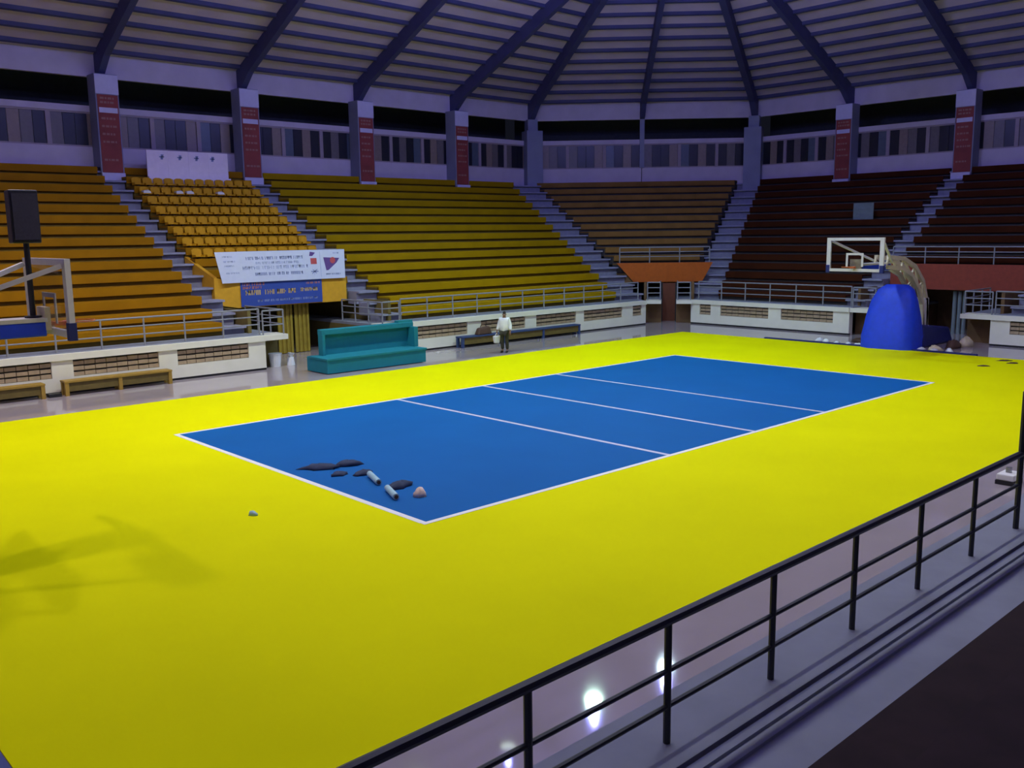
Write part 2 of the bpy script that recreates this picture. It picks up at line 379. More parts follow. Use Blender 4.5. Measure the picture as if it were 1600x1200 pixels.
ds = Vector((1, .41)).normalized(); stair('wide grey corner stair between the brown benches and the dark red benches', (ds.x, ds.y), ds.dot(Vector((19.9, 10.95))), .74, S4L, S4R)
stair('grey stair behind the glass backboard', NE_, 19.6, .70, HL(3.68), HL(2.80))
stair('grey stair right of the dark end entrance', NE_, 19.6, .70, HL(-2.80), HL(-3.68))

# decks in front of the stands (structure)
struct('floor', MB().prism([(-16.9, 12.42), (-2.62, 12.42), (-2.62, 13.4), (-17.2, 13.4)], 1.0, 1.15), M['deck'])
struct('floor', MB().prism([(2.95, 12.42), (17.0, 12.42), (17.75, 13.4), (2.66, 13.4)], 1.0, 1.15), M['deck'])
struct('floor', MB().prism([(18.9, 10.95), (20.2, 11.0), (19.8, 2.85), (18.9, 3.0)], 1.0, 1.15), M['deck'])
struct('floor', MB().prism([(18.9, -2.45), (19.8, -2.8), (19.8, -10.4), (18.9, -10.4)], 1.0, 1.15), M['deck'])
nd = MB(); nd.box(-26, 12, -12.16, -11.55, .9, 1.15); nd.box(-26, 12, -13.2, -12.16, .9, 1.11)
ndk = struct('floor', nd, M['deck'])
for y in (-12.22, -12.32):
    MB().box(-26, 12, y-.035, y+.035, 1.11, 1.135).build('metal_strip', M['deck'], ndk)

# ------------------------------------------------------------------ courtside walls
def court_wall(name, F, spans, vents):
    vents = sorted(vents)
    """F maps (s along, d outward, z); spans: (s0,s1); vents: (s0,s1)"""
    rootmb = MB(F)
    for a, b in spans:
        rootmb.box(a, b, .12, .30, 0, .95); rootmb.box(a, b, 0, .13, .07, .46)
    root = struct('wall_'+name, rootmb, M['cream'])
    for a, b in spans:
        MB(F).box(a, b, -.06, .34, .95, 1.13).build('coping', M['cream'], root)
        o = MB(F).box(a, b, .02, .13, 0, .07).build('baseboard_'+name, M['black']); o['kind'] = 'structure'
        edges = [a]+[x for v in vents if v[0] >= a-.01 and v[1] <= b+.01 for x in v]+[b]
        for p0, p1 in zip(edges[0::2], edges[1::2]):
            if p1-p0 > .02: MB(F).box(p0, p1, 0, .13, .46, .95).build('pilaster', M['cream'], root)
    for v0, v1 in vents:
        MB(F).box(v0, v1, .09, .12, .46, .95).build('vent_back', M['riser'], root)
        for q in range(3):      # courses of pierced blocks
            z = .475+q*.155
            nblk = max(2, round((v1-v0)/.3)); bw = (v1-v0)/nblk
            mb = MB(F)
            for j in range(nblk):
                x = v0+j*bw; mb.box(x+.01, x+bw-.01, .03, .09, z, z+.10+.01*((j+q) % 2))
            o = mb.build('vent_course', M['benchblock'], root); o['kind'] = 'stuff'
M['greyboard'] = mat('grey_board', (.16, .20, .22), .8)
M['benchblock'] = mat('vent_blocks', (.40, .30, .19), .8, var=.15)
court_wall('courtside_north', lambda s, d, z: (s, 12.3+d, z), [(-17.0, -2.62), (2.95, 17.05)],
           [(-14.6, -12.15), (-11.6, -9.2), (-8.62, -6.16), (-5.58, -3.22), (3.55, 6.05), (6.75, 9.18), (9.82, 12.25), (12.76, 15.35), (16.1, 16.75)])
court_wall('courtside_east', lambda s, d, z: (18.8+d, s, z), [(3.06, 11.0), (-10.4, -2.43)],
           [(9.88, 10.5), (6.84, 9.35), (3.78, 6.22), (-5.6, -3.1), (-8.8, -6.2)])
nw = MB(); nw.box(-26, 12, -11.75, -11.56, 0, .95); struct('wall_courtside_south', nw, M['cream'])

# tunnel recesses: ledges with low brown walls below, dark passages behind
def tunnel(name, F, hw0, hw1, lw, depth, zs, mwall, front_t):
    """F maps (s across, d outward, z). ledge slabs lw wide at both sides from the wall line; passage to depth."""
    mb = MB(F)
    mb.box(hw0-.1, hw0+lw, .75, .9, 0, .95); mb.box(hw1-lw, hw1+.1, .75, .9, 0, .95)
    mb.box(hw0+lw-.1, hw0+lw, .9, front_t+depth, 0, 1.0); mb.box(hw1-lw, hw1-lw+.1, .9, front_t+depth, 0, 1.0)
    mb.box(hw0-.12, hw0, .9, front_t+depth, 0, zs); mb.box(hw1, hw1+.12, .9, front_t+depth, 0, zs)
    mb.box(hw0, hw1, front_t+depth, front_t+depth+.1, 0, zs)
    root = struct('wall_tunnel_'+name, mb, mwall)
    MB(F).box(hw0, hw0+lw, 0, .8, .95, 1.12).build('ledge', M['cream'], root)
    MB(F).box(hw1-lw, hw1, 0, .8, .95, 1.12).build('ledge', M['cream'], root)
    MB(F).box(hw0, hw0+lw, .8, front_t+depth, 1.0, 1.1).build('ledge_deck', M['deck'], root)
    MB(F).box(hw1-lw, hw1, .8, front_t+depth, 1.0, 1.1).build('ledge_deck', M['deck'], root)
    return root
tunnel('north', lambda s, d, z: (s, 12.3+d, z), -2.62, 2.95, .85, 4, 1.9, M['olive'], 3.1)
tunnel('east', lambda s, d, z: (18.8+d, s, z), -2.43, 3.06, 1.1, 3, 1.9, M['brownwall'], 3.0)
cF = lambda s, d, z: (17.95+.6075*s*1+.7943*d, 11.65-.7943*s+.6075*d, z)
tunnel('northeast', cF, -1.07, 1.07, .72, 3.0, 1.9, M['brownwall'], 1.5)

# entrance fronts (parapets over the tunnels)
e1 = thing('entrance_front', (0, 15.35, 1.85), 'amber parapet over the far side entrance, below the hanging banners', 'parapet', 'painted fronts over the entrances')
MB().box(-2.05, 2.45, 15.22, 15.36, 1.85, 2.78).build('front_panel', M['amber'], e1)
MB().hexa([(-2.85, 15.30, 2.0), (-2.05, 15.22, 1.85), (-2.05, 15.36, 1.85), (-2.85, 15.44, 2.0), (-2.85, 15.30, 2.95), (-2.05, 15.22, 2.78), (-2.05, 15.36, 2.78), (-2.85, 15.44, 2.95)]).build('wing_panel', M['amber'], e1)
MB().hexa([(-2.84, 15.4, 1.95), (-2.70, 15.4, 1.95), (-2.70, 17.6, 3.0), (-2.84, 17.6, 3.0), (-2.84, 15.4, 2.95), (-2.70, 15.4, 2.95), (-2.70, 17.6, 3.65), (-2.84, 17.6, 3.65)]).build('side_panel', M['amber'], e1)
MB().box(-2.8, 2.6, 15.37, 16.2, 1.85, 2.3).build('deck_slab', M['olive'], e1)
e2 = thing('entrance_front', (19.4, 13.2, 1.85), 'burnt orange front over the corner entrance', 'parapet', 'painted fronts over the entrances')
cq = [meet(N2, 23.0, S3R), meet(N2, 23.0, S4L), meet(N2, 23.14, S4L), meet(N2, 23.14, S3R)]
CF = lambda a, d, z: ((d+23.0)*N2[0]+a*.7071, (d+23.0)*N2[1]-a*.7071, z)
MB(CF).hexa([(3.0, 0, 1.88), (6.35, 0, 1.88), (6.35, .14, 1.88), (3.0, .14, 1.88), (2.15, 0, 2.82), (6.85, 0, 2.82), (6.85, .14, 2.82), (2.15, .14, 2.82)]).build('front_panel', M['orange'], e2)
cq2 = [meet(N2, 23.1, S3R), meet(N2, 23.1, S4L), meet(N2, 24.0, S4L), meet(N2, 24.0, S3R)]
MB().prism(cq2, 1.85, 2.3).build('deck_slab', M['brownwall'], e2)
e3 = thing('entrance_front', (21.7, 0, 1.8), 'dark rust front over the end entrance behind the blue hoop cover', 'parapet', 'painted fronts over the entrances')
MB().box(21.66, 21.8, -2.75, 2.75, 1.82, 2.86).build('front_panel', M['rust'], e3)
MB().box(21.7, 22.6, -2.75, 2.75, 1.80, 2.3).build('deck_slab', M['brownwall'], e3)

# ------------------------------------------------------------------ railings
def railing(label, pts, h, nrails, m, r=.028, post=1.3, zs=None, group='grey guard rails', rt=None):
    """pts: polyline on the deck (x,y,z)"""
    t = thing('guard_rail', pts[0], label, 'railing', group)
    rt = rt or r
    P = [Vector(p) for p in pts]
    for q in range(nrails):
        hh = h*(1-q/(nrails+.35)) if zs is None else zs[q]
        mb = MB()
        for a, b in zip(P, P[1:]): mb.tube(a+Vector((0, 0, hh)), b+Vector((0, 0, hh)), rt if q == 0 else r*.75)
        mb.build('top_rail' if q == 0 else 'mid_rail', m, t)
    for i, (a, b) in enumerate(zip(P, P[1:])):
        n = max(1, round((b-a).length/post))
        for j in range(n+(1 if i == len(P)-2 else 0)):
            p = a.lerp(b, j/n); MB().tube(p, p+Vector((0, 0, h)), r).build('post', m, t)
    return t
railing('grey railing along the deck of the left yellow bench stand', [(-16.5, 12.5, 1.15), (-2.7, 12.5, 1.15)], .84, 3, M['rail'])
railing('grey railing along the deck of the plain yellow bench stand', [(3.0, 12.5, 1.15), (16.7, 12.5, 1.15)], .84, 3, M['rail'])
railing('grey railing along the deck of the dark red benches, left of the end entrance', [(19.0, 10.7, 1.15), (19.0, 3.1, 1.15)], .84, 3, M['rail'])
railing('grey railing along the deck right of the end entrance', [(19.0, -2.5, 1.15), (19.0, -10.2, 1.15)], .84, 3, M['rail'])
railing('short grey railing on the ledge left of the far side entrance', [(-2.6, 12.45, 1.12), (-1.85, 12.45, 1.12), (-1.85, 15.1, 1.12)], .80, 3, M['rail'], post=.8)
railing('short grey railing on the ledge right of the far side entrance', [(2.9, 12.45, 1.12), (2.15, 12.45, 1.12), (2.15, 15.1, 1.12)], .80, 3, M['rail'], post=.8)
railing('short grey railing on the ledge left of the end entrance', [(18.95, 3.0, 1.12), (18.95, 2.05, 1.12), (21.4, 2.05, 1.12)], .84, 3, M['rail'], post=.8)
railing('short grey railing on the ledge right of the end entrance', [(18.95, -2.4, 1.12), (18.95, -1.42, 1.12), (21.4, -1.42, 1.12)], .84, 3, M['rail'], post=.8)
railing('short grey railing left of the corner entrance', [cF(-1.0, .1, 1.12), cF(-.4, .1, 1.12), cF(-.4, 1.4, 1.12)], .84, 3, M['rail'], post=.8)
railing('short grey railing right of the corner entrance', [cF(1.0, .1, 1.12), cF(.4, .1, 1.12), cF(.4, 1.4, 1.12)], .84, 3, M['rail'], post=.8)
a, b = meet(N2, 23.1, S3R), meet(N2, 23.1, S4L)
railing('grey railing on top of the burnt orange corner front', [CF(2.3, .07, 2.82), CF(6.7, .07, 2.82)], .75, 3, M['rail'])
railing('grey railing on top of the dark rust front', [(21.73, 2.7, 2.86), (21.73, -2.7, 2.86)], .70, 3, M['rail'])
railing('grey railing on top of the amber front behind the long white banner', [(-1.95, 15.30, 2.78), (2.4, 15.30, 2.78)], 1.02, 3, M['rail'])
nr = railing('dark railing with two thin lower rails in front of the near stand', [(-23.55, -11.95, 1.13), (-6.83, -11.95, 1.13)], .83, 3, M['darkrail'], r=.024, post=1.2145, zs=[.83, .50, .265], group='dark near railing', rt=.034)
mb = MB()
for j in range(15):
    x = -23.55+j*(16.72/14); mb.tube((x, -11.95, 1.125), (x, -11.95, 1.14), .055, n=12)
mb.build('foot_plates', M['darkrail'], nr)['kind'] = 'stuff'
MB().tube((-6.83, -11.95, 1.13), (-6.83, -11.95, 2.62), .03).build('tall_end_post', M['darkrail'], nr)

# ------------------------------------------------------------------ bucket seats
w = .182       # bucket backrest and seat shells, local x along the row, y into the row
lower = lambda P: [(x, y, z-.13) for x, y, z in P]
def shell_seat():
    mb = MB()
    mb.hexa(lower([(-w, .05, .20), (w, .05, .20), (w*.95, .36, .17), (-w*.95, .36, .17), (-w, .05, .235), (w, .05, .235), (w*.95, .36, .205), (-w*.95, .36, .205)]))
    mb.hexa(lower([(-w, .05, .20), (-w+.03, .05, .20), (-w+.03, .36, .17), (-w, .36, .17), (-w, .05, .27), (-w+.03, .05, .25), (-w+.03, .36, .25), (-w, .36, .28)]))
    mb.hexa(lower([(w-.03, .05, .20), (w, .05, .20), (w, .36, .17), (w-.03, .36, .17), (w-.03, .05, .25), (w, .05, .27), (w, .36, .28), (w-.03, .36, .25)]))
    return mb
def shell_back():
    mb = MB()
    for x0, x1, d0, d1 in ((-w, -.08, .03, 0), (-.08, .08, 0, 0), (.08, w, 0, .03)):
        top0 = .50 if x0 > -w+.01 else .455; top1 = .50 if x1 < w-.01 else .455
        mb.hexa(lower([(x0, .36-d0, .17), (x1, .36-d1, .17), (x1, .39-d1, .17), (x0, .39-d0, .17), (x0, .42-d0, top0), (x1, .42-d1, top1), (x1, .45-d1, top1), (x0, .45-d0, top0)]))
    return mb
proto = None
ROWN = ['front', 'second', 'third', 'fourth', 'fifth', 'sixth', 'seventh', 'top']
M['bucket'] = mat('yellow_bucket_plastic', (.56, .28, .004), .6, var=.05, spec=.2)
for k in range(5, 13):
    for j in range(12):
        loc = (-2.5+j*.437, 13.2+.73*k+.10, Z0+.4*(k+1))
        lab = f'yellow bucket seat, {ORD[j]} from the left in the {ROWN[k-5]} row of bucket seats'
        if proto is None:
            proto = thing('bucket_chair', loc, lab, 'chair', 'yellow bucket seats above the entrance')
            for nm, mb, mm in (('seat', shell_seat(), M['bucket']), ('backrest', shell_back(), M['bucket']), ('pedestal', MB().box(-.05, .05, .14, .30, 0, .06), M['black'])):
                o = mb.build(nm, mm); o.parent = proto
        else:
            o = copy_tree(proto); o.location = loc; o['label'] = lab
for j, kx in enumerate((0, 2.6, 3.6, 6.6)):
    jj = round(kx); x = -2.5+jj*.437; y = 13.2+.73*11+.10
    mb = MB(); zc_ = Z0+4.8+.11; mb.hexa([(x-.14, y+.07, zc_), (x+.15, y+.05, zc_), (x+.14, y+.30, zc_-.005), (x-.13, y+.32, zc_-.005), (x-.14, y+.07, zc_+.10), (x+.12, y+.05, zc_+.07), (x+.14, y+.30, zc_+.14), (x-.13, y+.32, zc_+.10)])
    tag(mb.build('folded_paper', M['white']), f'white folded paper left on the {ORD[jj]} bucket seat of the seventh row', 'paper', 'white papers left on bucket seats')

# white press board at the top of the bucket seats
pb = thing('press_board', (0, 22.72, 6.37), 'large white board with four small blue marks standing above the bucket seats', 'board')
yb = 22.72
for a, b in ((-1.90, -1.032), (-1.029, -.162), (-.159, .708), (.711, 1.58)):
    MB().box(a, b, yb, yb+.05, 6.78, 7.86).build('board_panel', M['offwhite'], pb)
MB().box(-1.92, 1.60, yb-.16, yb-.05, 6.375, 6.80).build('board_foot', M['offwhite'], pb)
for x in (-1.28, -.53, .19, .89):
    mb = MB(); mb.prism([(x-.10, yb-.012), (x+.10, yb-.012), (x+.10, yb), (x-.10, yb)], 7.58, 7.63)
    mb.hexa([(x-.05, yb-.012, 7.50), (x+.04, yb-.012, 7.50), (x+.04, yb, 7.50), (x-.05, yb, 7.50), (x-.03, yb-.012, 7.70), (x+.08, yb-.012, 7.70), (x+.08, yb, 7.70), (x-.03, yb, 7.70)])
    mb.build('blue_mark', M['ink'], pb)

# ------------------------------------------------------------------ hanging banners
def dashes(F, lines, m, parent, seed, name='printed_line', d=(.02, .024)):
    rr = random.Random(seed)
    for x0, x1, z, h in lines:
        mb = MB(F); x = x0
        while x < x1:
            n = rr.randint(3, 8)
            for q in range(n):      # letter-sized strokes, too small to read
                w = h*rr.uniform(.35, .7)
                if x+w > x1: break
                mb.box(x, x+w*.4, *d, z, z+h); 
                if rr.random() < .7: mb.box(x, x+w, *d, z+(h*.38 if rr.random() < .5 else h*.75), z+(h*.62 if rr.random() < .5 else h))
                if rr.random() < .5: mb.box(x+w*.6, x+w, *d, z, z+h)
                x += w+h*.16
            x += h*.5
        if mb.v: mb.build(name, m, parent)['kind'] = 'stuff'
wb = thing('hanging_banner', (0, 15.16, 2.75), 'long white banner with blue print and a dark wing emblem hung over the amber front', 'banner')
yy = 15.14
BF = lambda s, d, z: (s-.22*(3.82-z)*max(0, -(s-2.3)/5.2)*-1, yy-d, z)
MB(BF).box(-2.86, 2.36, 0, .02, 2.74, 3.82).build('white_cloth', M['sheet'], wb)
dashes(BF, [(-1.75, .6, 3.52, .11), (-1.5, .55, 3.06-.10, .11)], M['ink'], wb, 3)
dashes(BF, [(-1.4, .35, 3.36, .09), (-1.95, .75, 3.18, .12), (-2.62, -2.2, 3.62, .06), (-2.62, -2.15, 3.45, .06), (-2.62, -2.2, 3.3, .06), (-2.62, -2.1, 3.05, .06)], M['faint'], wb, 4)
MB(BF).box(.86, 1.12, .02, .024, 3.30, 3.52).build('red_emblem', M['inkred'], wb)
MB(BF).hexa([(.82, .02, 3.60), (.95, .02, 3.60), (.95, .024, 3.60), (.82, .024, 3.60), (.86, .02, 3.76), (1.08, .02, 3.72), (1.08, .024, 3.72), (.86, .024, 3.76)]).build('purple_emblem', M['inkpurple'], wb)
mb = MB(BF)
for q in range(4):
    a = q*math.pi/4; c, s_ = math.cos(a)*.14, math.sin(a)*.11
    mb.hexa([(1.0-c-.02, .02, 3.03-s_-.02), (1.0+c+.02, .02, 3.03+s_-.02), (1.0+c+.02, .024, 3.03+s_-.02), (1.0-c-.02, .024, 3.03-s_-.02), (1.0-c-.02, .02, 3.03-s_+.02), (1.0+c+.02, .02, 3.03+s_+.02), (1.0+c+.02, .024, 3.03+s_+.02), (1.0-c-.02, .024, 3.03-s_+.02)])
mb.build('blue_star_emblem', M['ink'], wb)
MB(BF).box(1.27, 1.285, .02, .024, 2.82, 3.76).build('divider', M['faint'], wb)
MB(BF).piece([(1.42, .02, 3.54), (2.12, .02, 3.50), (2.0, .02, 3.34), (1.62, .02, 3.06), (1.52, .02, 3.05), (1.42, .025, 3.54), (2.12, .025, 3.50), (2.0, .025, 3.34), (1.62, .025, 3.06), (1.52, .025, 3.05)],
             [(0, 1, 2, 3, 4), (5, 6, 7, 8, 9), (0, 1, 6, 5), (1, 2, 7, 6), (2, 3, 8, 7), (3, 4, 9, 8), (4, 0, 5, 9)]).build('wing_emblem', M['inkpurple'], wb)
MB(BF).tube((1.82, .024, 3.42), (1.82, .029, 3.42), .12, n=14).build('wing_emblem_spot', M['inkred'], wb)
dashes(BF, [(1.5, 2.2, 2.88, .06), (1.85, 2.1, 3.66, .06)], M['ink'], wb, 9)
nb2 = thing('hanging_banner', (0, 15.2, 1.9), 'dark blue banner with yellow print hung across the amber front below the white banner', 'banner')
B2 = lambda s, d, z: (s, 15.21-d, z)
MB(B2).box(-1.93, 1.36, 0, .02, 1.88, 2.76).build('blue_cloth', M['bannerblue'], nb2)
dashes(B2, [(-1.75, .25, 2.28, .17), (.45, 1.3, 2.32, .13)], M['inkyellow'], nb2, 12)
dashes(B2, [(-1.85, -1.0, 2.62, .10), (-1.85, -1.1, 2.50, .09)], M['inkorange'], nb2, 13)
dashes(B2, [(.7, 1.28, 2.58, .07)], M['inkorange'], nb2, 14)
dashes(B2, [(-1.3, 1.2, 2.02, .08)], M['ink'], nb2, 15)

# tunnel contents
for i, (a, b, l) in enumerate(((-.35, .25, 'left'), (.35, .95, 'right'))):
    mb = MB(); n = 7
    for j in range(n):
        x0, x1 = a+(b-a)*j/n, a+(b-a)*(j+1)/n; d = .05*(j % 2)
        mb.box(x0, x1+.005, 15.55+d, 15.60+d, .02, 1.85)
    tag(mb.build('curtain', M['curtain']), f'{l} yellow curtain of the pair hanging in the far side entrance', 'curtain', 'curtains in the far side entrance')
dr = thing('door_1', cF(0, 1.6, 0), 'reddish brown door at the corner entrance', 'door'); dr['kind'] = 'structure'
MB(cF).box(-.30, .30, 1.55, 1.65, 0, 1.85).build('door_leaf', M['door'], dr)
MB(cF).box(-.36, -.30, 1.50, 1.68, 0, 1.88).build('door_frame', M['black'], dr)
MB(cF).box(.30, .36, 1.50, 1.68, 0, 1.88).build('door_frame', M['black'], dr)

# ------------------------------------------------------------------ teal scorer desk
td = thing('team_desk', (.1, 10.4, 0), 'long teal desk with a raised back panel at the far edge of the yellow mat', 'desk')
MB().box(-1.87, 2.02, 9.75, 11.0, .02, .48).build('lower_box', M['teal'], td, bevel=.015)
MB().box(-1.90, 2.05, 9.72, 10.9, .44, .50).build('lower_top', M['teal'], td)
MB().box(-1.50, 2.02, 10.72, 10.78, .5, 1.22).build('back_panel', M['teal'], td)
MB().box(-1.55, 2.12, 10.55, 10.82, 1.16, 1.34).build('top_ledge', M['teal'], td, bevel=.02)
MB().box(-1.55, -1.45, 10.52, 10.78, .5, 1.18).build('end_panel', M['teal'], td)
MB().box(1.96, 2.12, 10.30, 10.78, .5, 1.18).build('end_panel', M['teal'], td)
MB().box(1.5, 2.1, 10.57, 10.80, 1.34, 1.41).build('folded_cloth', M['teal'], td)

# ------------------------------------------------------------------ benches
def bench(name, label, x0, x1, y0, y1, h, mt, ms, group, nb_=2):
    t = thing(name, ((x0+x1)/2, (y0+y1)/2, 0), label, 'bench', group)
    for q in range(3):
        dy = (y1-y0)/3; MB().box(x0, x1, y0+q*dy+.008, y0+(q+1)*dy-.008, h-.05, h).build('seat_slat', mt, t)
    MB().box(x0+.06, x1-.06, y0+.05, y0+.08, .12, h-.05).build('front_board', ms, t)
    n = nb_+1
    for j in range(n):
        x = x0+.06+(x1-x0-.12)*j/(n-1)
        MB().box(x-.05, x+.05, y0+.02, y0+.12, 0, h-.05).build('leg', mt, t); MB().box(x-.05, x+.05, y1-.12, y1-.02, 0, h-.05).build('leg', mt, t)
    return t
bench('low_bench', 'low yellow-brown bench against the courtside wall, right of the pair', -9.05, -6.0, 11.75, 12.18, .42, M['bench'], M['benchside'], 'low yellow-brown benches')
bench('low_bench', 'low yellow-brown bench against the courtside wall, at the left edge of the photo', -12.7, -9.55, 11.75, 12.18, .42, M['bench'], M['benchside'], 'low yellow-brown benches')
bench('low_bench', 'long navy blue bench behind the standing person', 5.35, 12.0, 11.78, 12.20, .43, M['bluebench'], M['benchside'], 'navy bench', 3)
bg = thing('shoulder_bag', (6.55, 11.95, .43), 'dark brown bag lying on the navy bench left of the person', 'bag')
bo = MB().hexa([(6.2, 11.83, .43), (6.95, 11.83, .43), (6.95, 12.1, .43), (6.2, 12.1, .43), (6.3, 11.88, .70), (6.85, 11.88, .74), (6.85, 12.05, .74), (6.3, 12.05, .70)]).build('bag_body', M['brown'], bg, bevel=.05)
mb = MB()
for q in range(8):
    a0, a1 = math.pi*q/8, math.pi*(q+1)/8
    mb.tube((6.57-.16*math.cos(a0), 11.96, .70+.12*math.sin(a0)), (6.57-.16*math.cos(a1), 11.96, .70+.12*math.sin(a1)), .015, n=6)
mb.build('handle', M['brown'], bo)
tag(MB().box(-9.45, -9.12, 11.85, 12.1, 0, .09).build('floor_pad', M['black']), 'small black pad on the floor between the two yellow-brown benches', 'pad')

# bucket and bag by the far side ledge
bk = thing('bucket', (-2.05, 12.75, 0), 'white bucket on the floor under the ledge left of the far side entrance', 'bucket')
MB().tube((-2.05, 12.75, 0), (-2.05, 12.75, .42), .17, .21, 16).build('pail', M['plastic'], bk); MB().tube((-2.05, 12.75, .42), (-2.05, 12.75, .45), .225, .225, 16).build('rim', M['plastic'], bk)
tag(MB().tube((-1.5, 12.7, 0), (-1.5, 12.7, .28), .14, .10, 9).tube((-1.5, 12.7, .28), (-1.48, 12.7, .42), .05, .12, 9).build('plastic_bag', M['plastic']), 'tied white plastic bag on the floor right of the white bucket', 'bag')

# ------------------------------------------------------------------ basketball hoops
def hoop(sx, label, covered):
    """unit built along +x for the right end; sx = -1 mirrors it"""
    xb = 13.0 if sx > 0 else 12.68
    F = lambda x, y, z: (sx*x, y, z)
    t = thing('basketball_hoop', (sx*16.4, 0, 0), label, 'basketball hoop', 'portable basketball hoops')
    H = M['hoopwhite']
    MB(F).box(xb-.012, xb+.012, -.9, .9, 2.98, 3.94).build('glass_board', M['glass'], t)
    fr = MB(F); fr.box(xb-.04, xb+.04, -1.02, 1.02, 3.93, 4.03); fr.box(xb-.04, xb+.04, -1.02, 1.02, 2.88, 2.98); fr.box(xb-.04, xb+.04, -1.02, -.88, 2.98, 3.93); fr.box(xb-.04, xb+.04, .88, 1.02, 2.98, 3.93)
    fr.build('board_frame', H, t)
    sq = MB(F); sq.box(xb-.03, xb-.013, -.31, .31, 3.44, 3.51); sq.box(xb-.03, xb-.013, -.31, -.24, 3.05, 3.44); sq.box(xb-.03, xb-.013, .24, .31, 3.05, 3.44)
    sq.build('aiming_square', H, t)
    ri = MB(F)
    for q in range(20):
        a0, a1 = 2*math.pi*q/20, 2*math.pi*(q+1)/20
        ri.tube((xb-.42+.225*math.cos(a0), .225*math.sin(a0), 3.05), (xb-.42+.225*math.cos(a1), .225*math.sin(a1), 3.05), .011, n=6)
    ri.box(xb-.22, xb-.04, -.07, .07, 3.0, 3.06); ri.build('rim', M['rim'], t)
    for y in (-.9, .9): 
        mb = MB(F); mb.box(xb-.055, xb+.055, min(y*1.0, y*1.14), max(y*1.0, y*1.14), 2.84, 3.10); mb.build('corner_pad', M['paddark'], t)
    # arm: padded box behind the board, then two curved chords with struts going down to the base
    MB(F).box(xb+.12, xb+2.3, -.20, .20, 2.86, 3.08).build('padded_arm', M['pad'], t, bevel=.02)
    MB(F).box(xb+.10, xb+2.3, -.21, .21, 3.08, 3.14).build('arm_top_plate', H, t)
    MB(F).box(xb+.05, xb+.13, -.20, .20, 2.95, 3.30).build('mount_plate', M['hoopcream'], t)
    top = [(xb+2.0, 3.32), (xb+3.2, 3.24), (xb+4.2, 2.92), (xb+4.95, 2.35), (xb+5.35, 1.6), (xb+5.45, .55)]
    bot = [(xb+1.9, 2.98), (xb+3.1, 2.90), (xb+3.95, 2.62), (xb+4.6, 2.10), (xb+5.0, 1.5), (xb+5.12, .55)]
    for y in (-.22, .22):
        a = MB(F); b = MB(F); s = MB(F)
        for (p, q) in zip(top, top[1:]): a.bar((p[0], y, p[1]), (q[0], y, q[1]), .12, .15)
        for (p, q) in zip(bot, bot[1:]): b.bar((p[0], y, p[1]), (q[0], y, q[1]), .12, .15)
        for i in range(5): s.bar((top[i][0], y, top[i][1]), (bot[i+1][0], y, bot[i+1][1]), .06, .07); s.bar((bot[i][0], y, bot[i][1]), (top[i][0], y, top[i][1]), .06, .07)
        a.build('arm_chord', M['hoopcream'], t); b.build('arm_chord', M['hoopcream'], t); s.build('arm_strut', M['hoopcream'], t)
    mb = MB(F); mb.box(xb+5.1, xb+5.47, -.28, .28, .5, 1.7); mb.build('mast_foot', H, t)
    for y in (-.93, .93):
        MB(F).bar((xb+.06, y, 3.93), (xb+2.2, y*.3, 3.14), .07, .07).build('board_brace', H, t)
    # base with its padding
    MB(F).box(xb+2.85, xb+6.2, -.68, .68, .08, .55).build('base_box', M['paddark'], t, bevel=.03)
    if covered:
        # front pad wall, tapered and slumped
        mb = MB(F)
        sec = [(0, 1.02, .75, .0), (.45, 1.00, .72, .02), (1.1, .90, .60, .10), (1.7, .78, .48, .20), (2.1, .62, .36, .28), (2.28, .38, .22, .32)]
        xc = xb+3.0; n = 24; vs = []; fs = []
        for q, (z, hw, hd, off) in enumerate(sec):
            for j in range(n):
                a = 2*math.pi*j/n; ca, sa = math.cos(a), math.sin(a)
                rx = abs(ca)**.6*math.copysign(1, ca); ry = abs(sa)**.6*math.copysign(1, sa)
                wv = 1+.04*math.sin(5*a+q*1.3)+.03*math.sin(9*a)
                vs.append(F(xc+off+hd*rx*wv, hw*ry*wv, z+.01))
            if q: fs += [((q-1)*n+j, (q-1)*n+(j+1) % n, q*n+(j+1) % n, q*n+j) for j in range(n)]
        fs.append(tuple(range((len(sec)-1)*n, len(sec)*n)))
        m2 = MB(); m2.v = vs; m2.f = fs; m2.build('cover', M['pad'], t, smooth=True)
        m3 = MB(F); m3.hexa([(xb+3.6, -1.0, .01), (xb+6.3, -.95, .01), (xb+6.3, .95, .01), (xb+3.6, 1.0, .01), (xb+3.6, -.9, .85), (xb+6.1, -.85, .58), (xb+6.1, .85, .58), (xb+3.6, .9, .85)]); m3.build('rear_cover', M['paddark'], t, bevel=.08)
    for x in (xb+3.1, xb+5.8):
        for y in (-.5, .5): MB(F).tube((x, y-.04, .09), (x, y+.04, .09), .085, n=12).build('wheel', M['black'], t)
    return t
hoop(1, 'portable basketball hoop with blue covered base at the far end of the court', True)
hoop(-1, 'portable basketball hoop with white framed glass board at the left edge, seen from behind', False)
sp = thing('loudspeaker', (-12.92, 0, 3.14), 'tall black loudspeaker on a pole above the left basketball hoop', 'speaker')
SPF = lambda x, y, z: (-12.95+x, y, z)
MB(SPF).tube((.03, 0, 3.14), (.03, 0, 4.30), .042, n=12).build('pole', M['black'], sp)
MB(SPF).tube((.03, 0, 3.14), (.03, 0, 3.17), .12, n=12).build('pole_base', M['black'], sp)
cb_ = MB(SPF).hexa([(-.20, -.20, 4.26), (.20, -.20, 4.26), (.15, .22, 4.26), (-.15, .22, 4.26), (-.20, -.20, 5.04), (.20, -.20, 5.04), (.15, .22, 5.04), (-.15, .22, 5.04)]).build('cabinet', M['black'], sp, bevel=.02)
